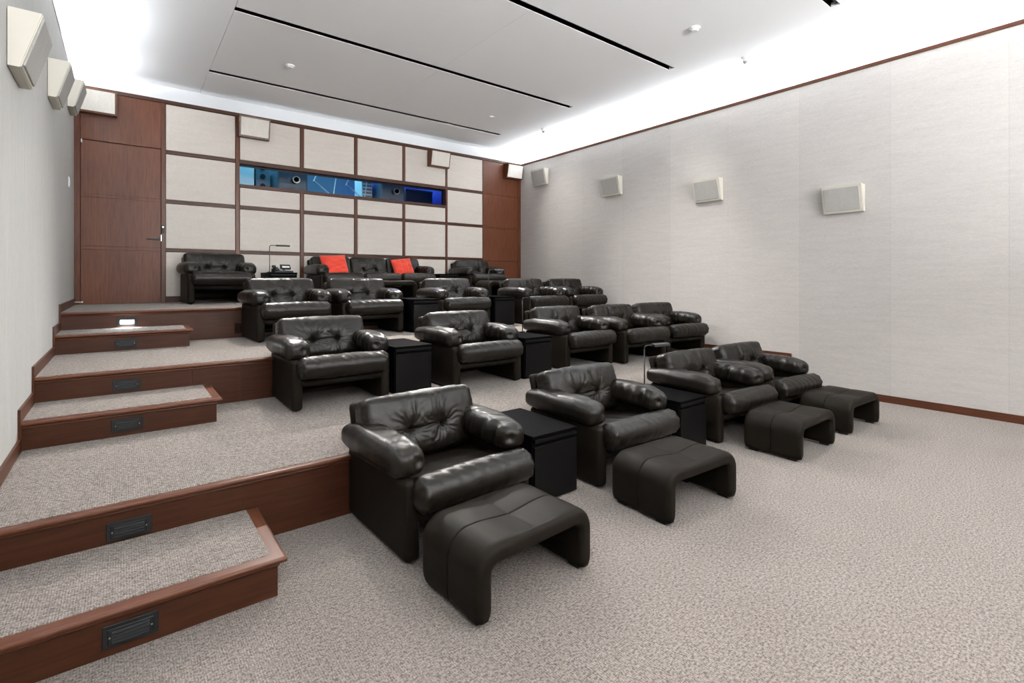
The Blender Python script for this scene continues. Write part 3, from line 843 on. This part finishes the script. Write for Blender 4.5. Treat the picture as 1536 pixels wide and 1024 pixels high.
for x, rz, lab in [(-.285, 0, 'wood framed speaker with pale grille above the door'),
               (1.64, 0, 'wood framed speaker above the left end of the projection window'),
               (4.97, 0, 'wood framed speaker above the right end of the projection window'),
               (6.85, 0, 'wood framed speaker on the wood panel in the right back corner')]:
    place(bp, bu, 0, x, YB-.012, 3.685, rz, lab, 'speaker', GRP)

# ------------------------------------------------------------------ step lights and vent
def step_light(lit):
    root = empty('step_light'); w2, h = .088, .088
    fr = bmesh.new(); bx(fr, -w2, w2, -.008, 0, 0, h, .002, 1); fp = obj('faceplate', fr, BLACKPL, root)
    bm = bmesh.new(); bx(bm, -w2+.016, w2-.016, -.013, -.007, .014, h-.014, .002, 1); obj('recessed_plate', bm, BLACKPL, root)
    if lit:
        box('lens', -w2+.028, w2-.028, -.0165, -.012, .020, h-.022, GLOW, root)
    else:
        bm = bmesh.new()
        for k in range(4):
            z_ = .021+k*.0125; prism(bm, [(-.013, z_), (-.022, z_+.002), (-.022, z_+.005), (-.013, z_+.007)], 'X', -w2+.030, w2-.030)
        obj('louvre', bm, plain('dark_grey_louvre', (.035, .038, .04), .4), root)
    for s in (-1, 1):
        bm = bmesh.new(); cyl(bm, (s*(w2-.022), -.012, h/2), (s*(w2-.022), -.0155, h/2), .0032, 10); obj('screw', bm, STEEL, fp)
    return root
sp = [step_light(False)]; su = [False]
for F_, z, lab in [(FS[0], .032, 'black louvred step light in the riser of the lowest half step'),
                 (FP[1], .198, 'black louvred step light above the lowest half step'),
                 (FS[1], Z[1]+.033, 'black louvred step light in the riser of the middle half step'),
                 (FP[2], .578, 'black louvred step light above the middle half step'),
                 (FS[2], Z[2]+.028, 'black louvred step light in the riser of the highest half step')]:
    place(sp, su, 0, .025, F_, z, 0, lab, 'step light', 'step lights')
l2 = step_light(True); l2.location = (.035, FP[3], .945)
tag(l2, 'lit step light glowing pale in the topmost riser', 'step light', 'step lights')
vent = empty('air_vent', (1.12, FP[3], .795), 0, 'small wooden grid vent in the topmost riser beside the third row armchair', 'vent')
box('backing', -.045, .045, -.003, 0, 0, .125, BLACKIN, vent)
bm = bmesh.new()
for k in range(6): bx(bm, -.045+k*.0172, -.041+k*.0172, -.008, -.002, 0, .125)
for k in range(8): bx(bm, -.045, .045, -.008, -.002, k*.0173, .004+k*.0173)
obj('grid', bm, WOODX, vent)

# ------------------------------------------------------------------ ceiling devices, switch, door stop
def detector(x, y, r, h, lab, sens):
    root = empty('smoke_detector' if not sens else 'motion_sensor', (x, y, ZC-(.004 if x < X2 else 0)), 0, lab, 'detector', 'ceiling detectors')
    bm = bmesh.new(); cyl(bm, (0, 0, 0), (0, 0, -h*.5), r, 28, r*.96); obj('base', bm, PLAST, root, False)
    bm = bmesh.new()
    if sens:
        cyl(bm, (0, 0, -h*.4), (0, 0, -h), r*.5, 20, r*.62); obj('sensor_head', bm, PLAST, root)
        bm = bmesh.new(); cyl(bm, (0, 0, -h), (0, 0, -h*1.5), r*.66, 20, r*.30); obj('lens', bm, GREYP, root)
    else:
        cyl(bm, (0, 0, -h*.45), (0, 0, -h), r*.8, 24, r*.55); obj('cover', bm, PLAST, root)
detector(1.77, 7.14, .062, .035, 'round white detector on the ceiling at left near the black slot', False)
detector(5.14, 7.20, .050, .020, 'small flat white disc on the ceiling near the projection window side', False)
detector(5.16, 3.24, .065, .040, 'round white detector on the ceiling nearest the camera', False)
detector(6.33, 7.17, .045, .055, 'small white ceiling sensor near the far right corner', True)
detector(6.37, 3.27, .045, .055, 'small white ceiling sensor above the right wall, near the bright cove', True)
sw = empty('light_switch', (XL, 8.0, 2.62), D(90), 'small white switch plate high on the left wall near the door', 'switch')
box('plate', -.045, .045, -.010, 0, -.06, .06, PLAST, sw, bev=.003); box('rocker', -.018, .018, -.014, -.009, -.03, .03, PLAST, sw, bev=.002)
ds = empty('door_stop', (XL+.014, 8.62, Z[3]+.045), D(0), 'thin rod door stop with a white tip on the left skirting', 'door stop')
bm = bmesh.new(); cyl(bm, (0, 0, 0), (.075, 0, 0), .005, 10); obj('rod', bm, STEEL, ds)
bm = bmesh.new(); cyl(bm, (.072, 0, 0), (.088, 0, 0), .010, 12); obj('rubber_tip', bm, PLAST, ds)

# ------------------------------------------------------------------ projection booth contents
BK = plain('projector_housing_blue_grey', (.12, .16, .20), .4)
WSTEEL = plain('white_steel', (.80, .85, .88), .4)
def projector(x, y, lab, rz):
    root = empty('projector', (x, y, 2.0), D(rz), lab, 'projector', 'projectors in the booth')
    box('pedestal', -.20, .20, -.2, .3, 0, .95, BOOTHD, root, bev=.01)
    box('body', -.26, .26, -.18, .45, .95, 1.42, BK, root, bev=.04, seg=3)
    bm = bmesh.new(); tube(bm, [Vector(p) for p in ((-.22, -.1, 1.40), (-.20, -.1, 1.47), (0, -.1, 1.50), (.20, -.1, 1.47), (.22, -.1, 1.40))], .012); obj('handle_bar', bm, WSTEEL, root)
    bm = bmesh.new(); cyl(bm, (.02, -.17, 1.24), (.02, -.30, 1.24), .058, 28); lb = obj('lens_barrel', bm, BLACK, root)
    bm = bmesh.new(); cyl(bm, (.02, -.295, 1.24), (.02, -.305, 1.24), .064, 28); bmesh.ops.create_cone(bm, cap_ends=False, segments=28, radius1=.064, radius2=.064, depth=.02, matrix=Matrix.Translation((.02, -.31, 1.24)) @ Matrix.Rotation(PI/2, 4, 'X')); obj('lens_ring', bm, STEEL, lb)
    bm = bmesh.new(); cyl(bm, (.02, -.30, 1.24), (.02, -.325, 1.24), .044, 24); obj('lens', bm, BLACKIN, lb)
projector(2.43, 9.75, 'projector with round lens behind the left part of the projection window', 0)
projector(4.36, 9.75, 'projector with round lens behind the right part of the projection window', 0)
def rods(x, y, lab):
    root = empty('equipment_stand', (x, y, 2.0), 0, lab, 'stand', 'white tube stands in the booth')
    for a, b in (((-.55, 0, 1.62), (.0, 0, .0)), ):
        pass
    for nm, a, b in (('diagonal_tube', (-.16, 0, 1.32), (.36, 0, .92)), ('diagonal_tube', (.30, .05, 1.55), (.05, .05, .0)), ('upright_tube', (-.05, .02, 1.55), (-.16, .02, 1.30))):
        bm = bmesh.new(); cyl(bm, a, b, .012, 10); obj(nm, bm, WSTEEL, root)
    bm = bmesh.new(); cyl(bm, (.36, 0, .92), (.36, 0, 0), .012, 10); obj('leg', bm, WSTEEL, root)
rods(3.0, 9.75, 'white tubular stand right of the left projector in the booth')
rods(3.62, 9.75, 'white tubular stand left of the white cabinet in the booth')
cab = empty('equipment_cabinet', (3.92, 10.0, 2.0), 0, 'narrow white equipment cabinet in the booth left of the right projector', 'cabinet')
box('body', -.11, .11, -.15, .25, 0, 1.62, WSTEEL, cab, bev=.006)
bm = bmesh.new()
for k in range(7): bx(bm, -.09, .09, -.156, -.149, 1.06+k*.07, 1.09+k*.07)
obj('vent_slats', bm, GREYP, cab)
pb = empty('wall_cabinet', (1.60, 10.1, 2.0), 0, 'large pale cabinet at the left end of the booth behind the window', 'cabinet')
box('body', -.22, .26, -.15, .5, 0, 1.9, WSTEEL, pb, bev=.006); box('door', -.20, .24, -.165, -.150, .1, 1.85, WSTEEL, pb, bev=.004)
rk = empty('equipment_rack', (2.02, 10.1, 2.0), 0, 'dark equipment rack beside the pale cabinet in the booth', 'rack')
box('body', -.13, .10, -.15, .4, 0, 1.75, BK, rk, bev=.008)
bm = bmesh.new()
for k in range(3): cyl(bm, (-.02, -.15, 1.15+k*.17), (-.02, -.165, 1.15+k*.17), .045, 18)
obj('dial', bm, BLACK, rk)
ac = empty('air_unit', (5.15, 10.2, 2.0), 0, 'dark boxy unit at the right end of the booth in blue light', 'unit')
box('body', -.30, .35, -.2, .5, 0, 1.40, BOOTHD, ac, bev=.01); box('lid', -.31, .36, -.21, .51, 1.40, 1.43, GREYP, ac, bev=.004)
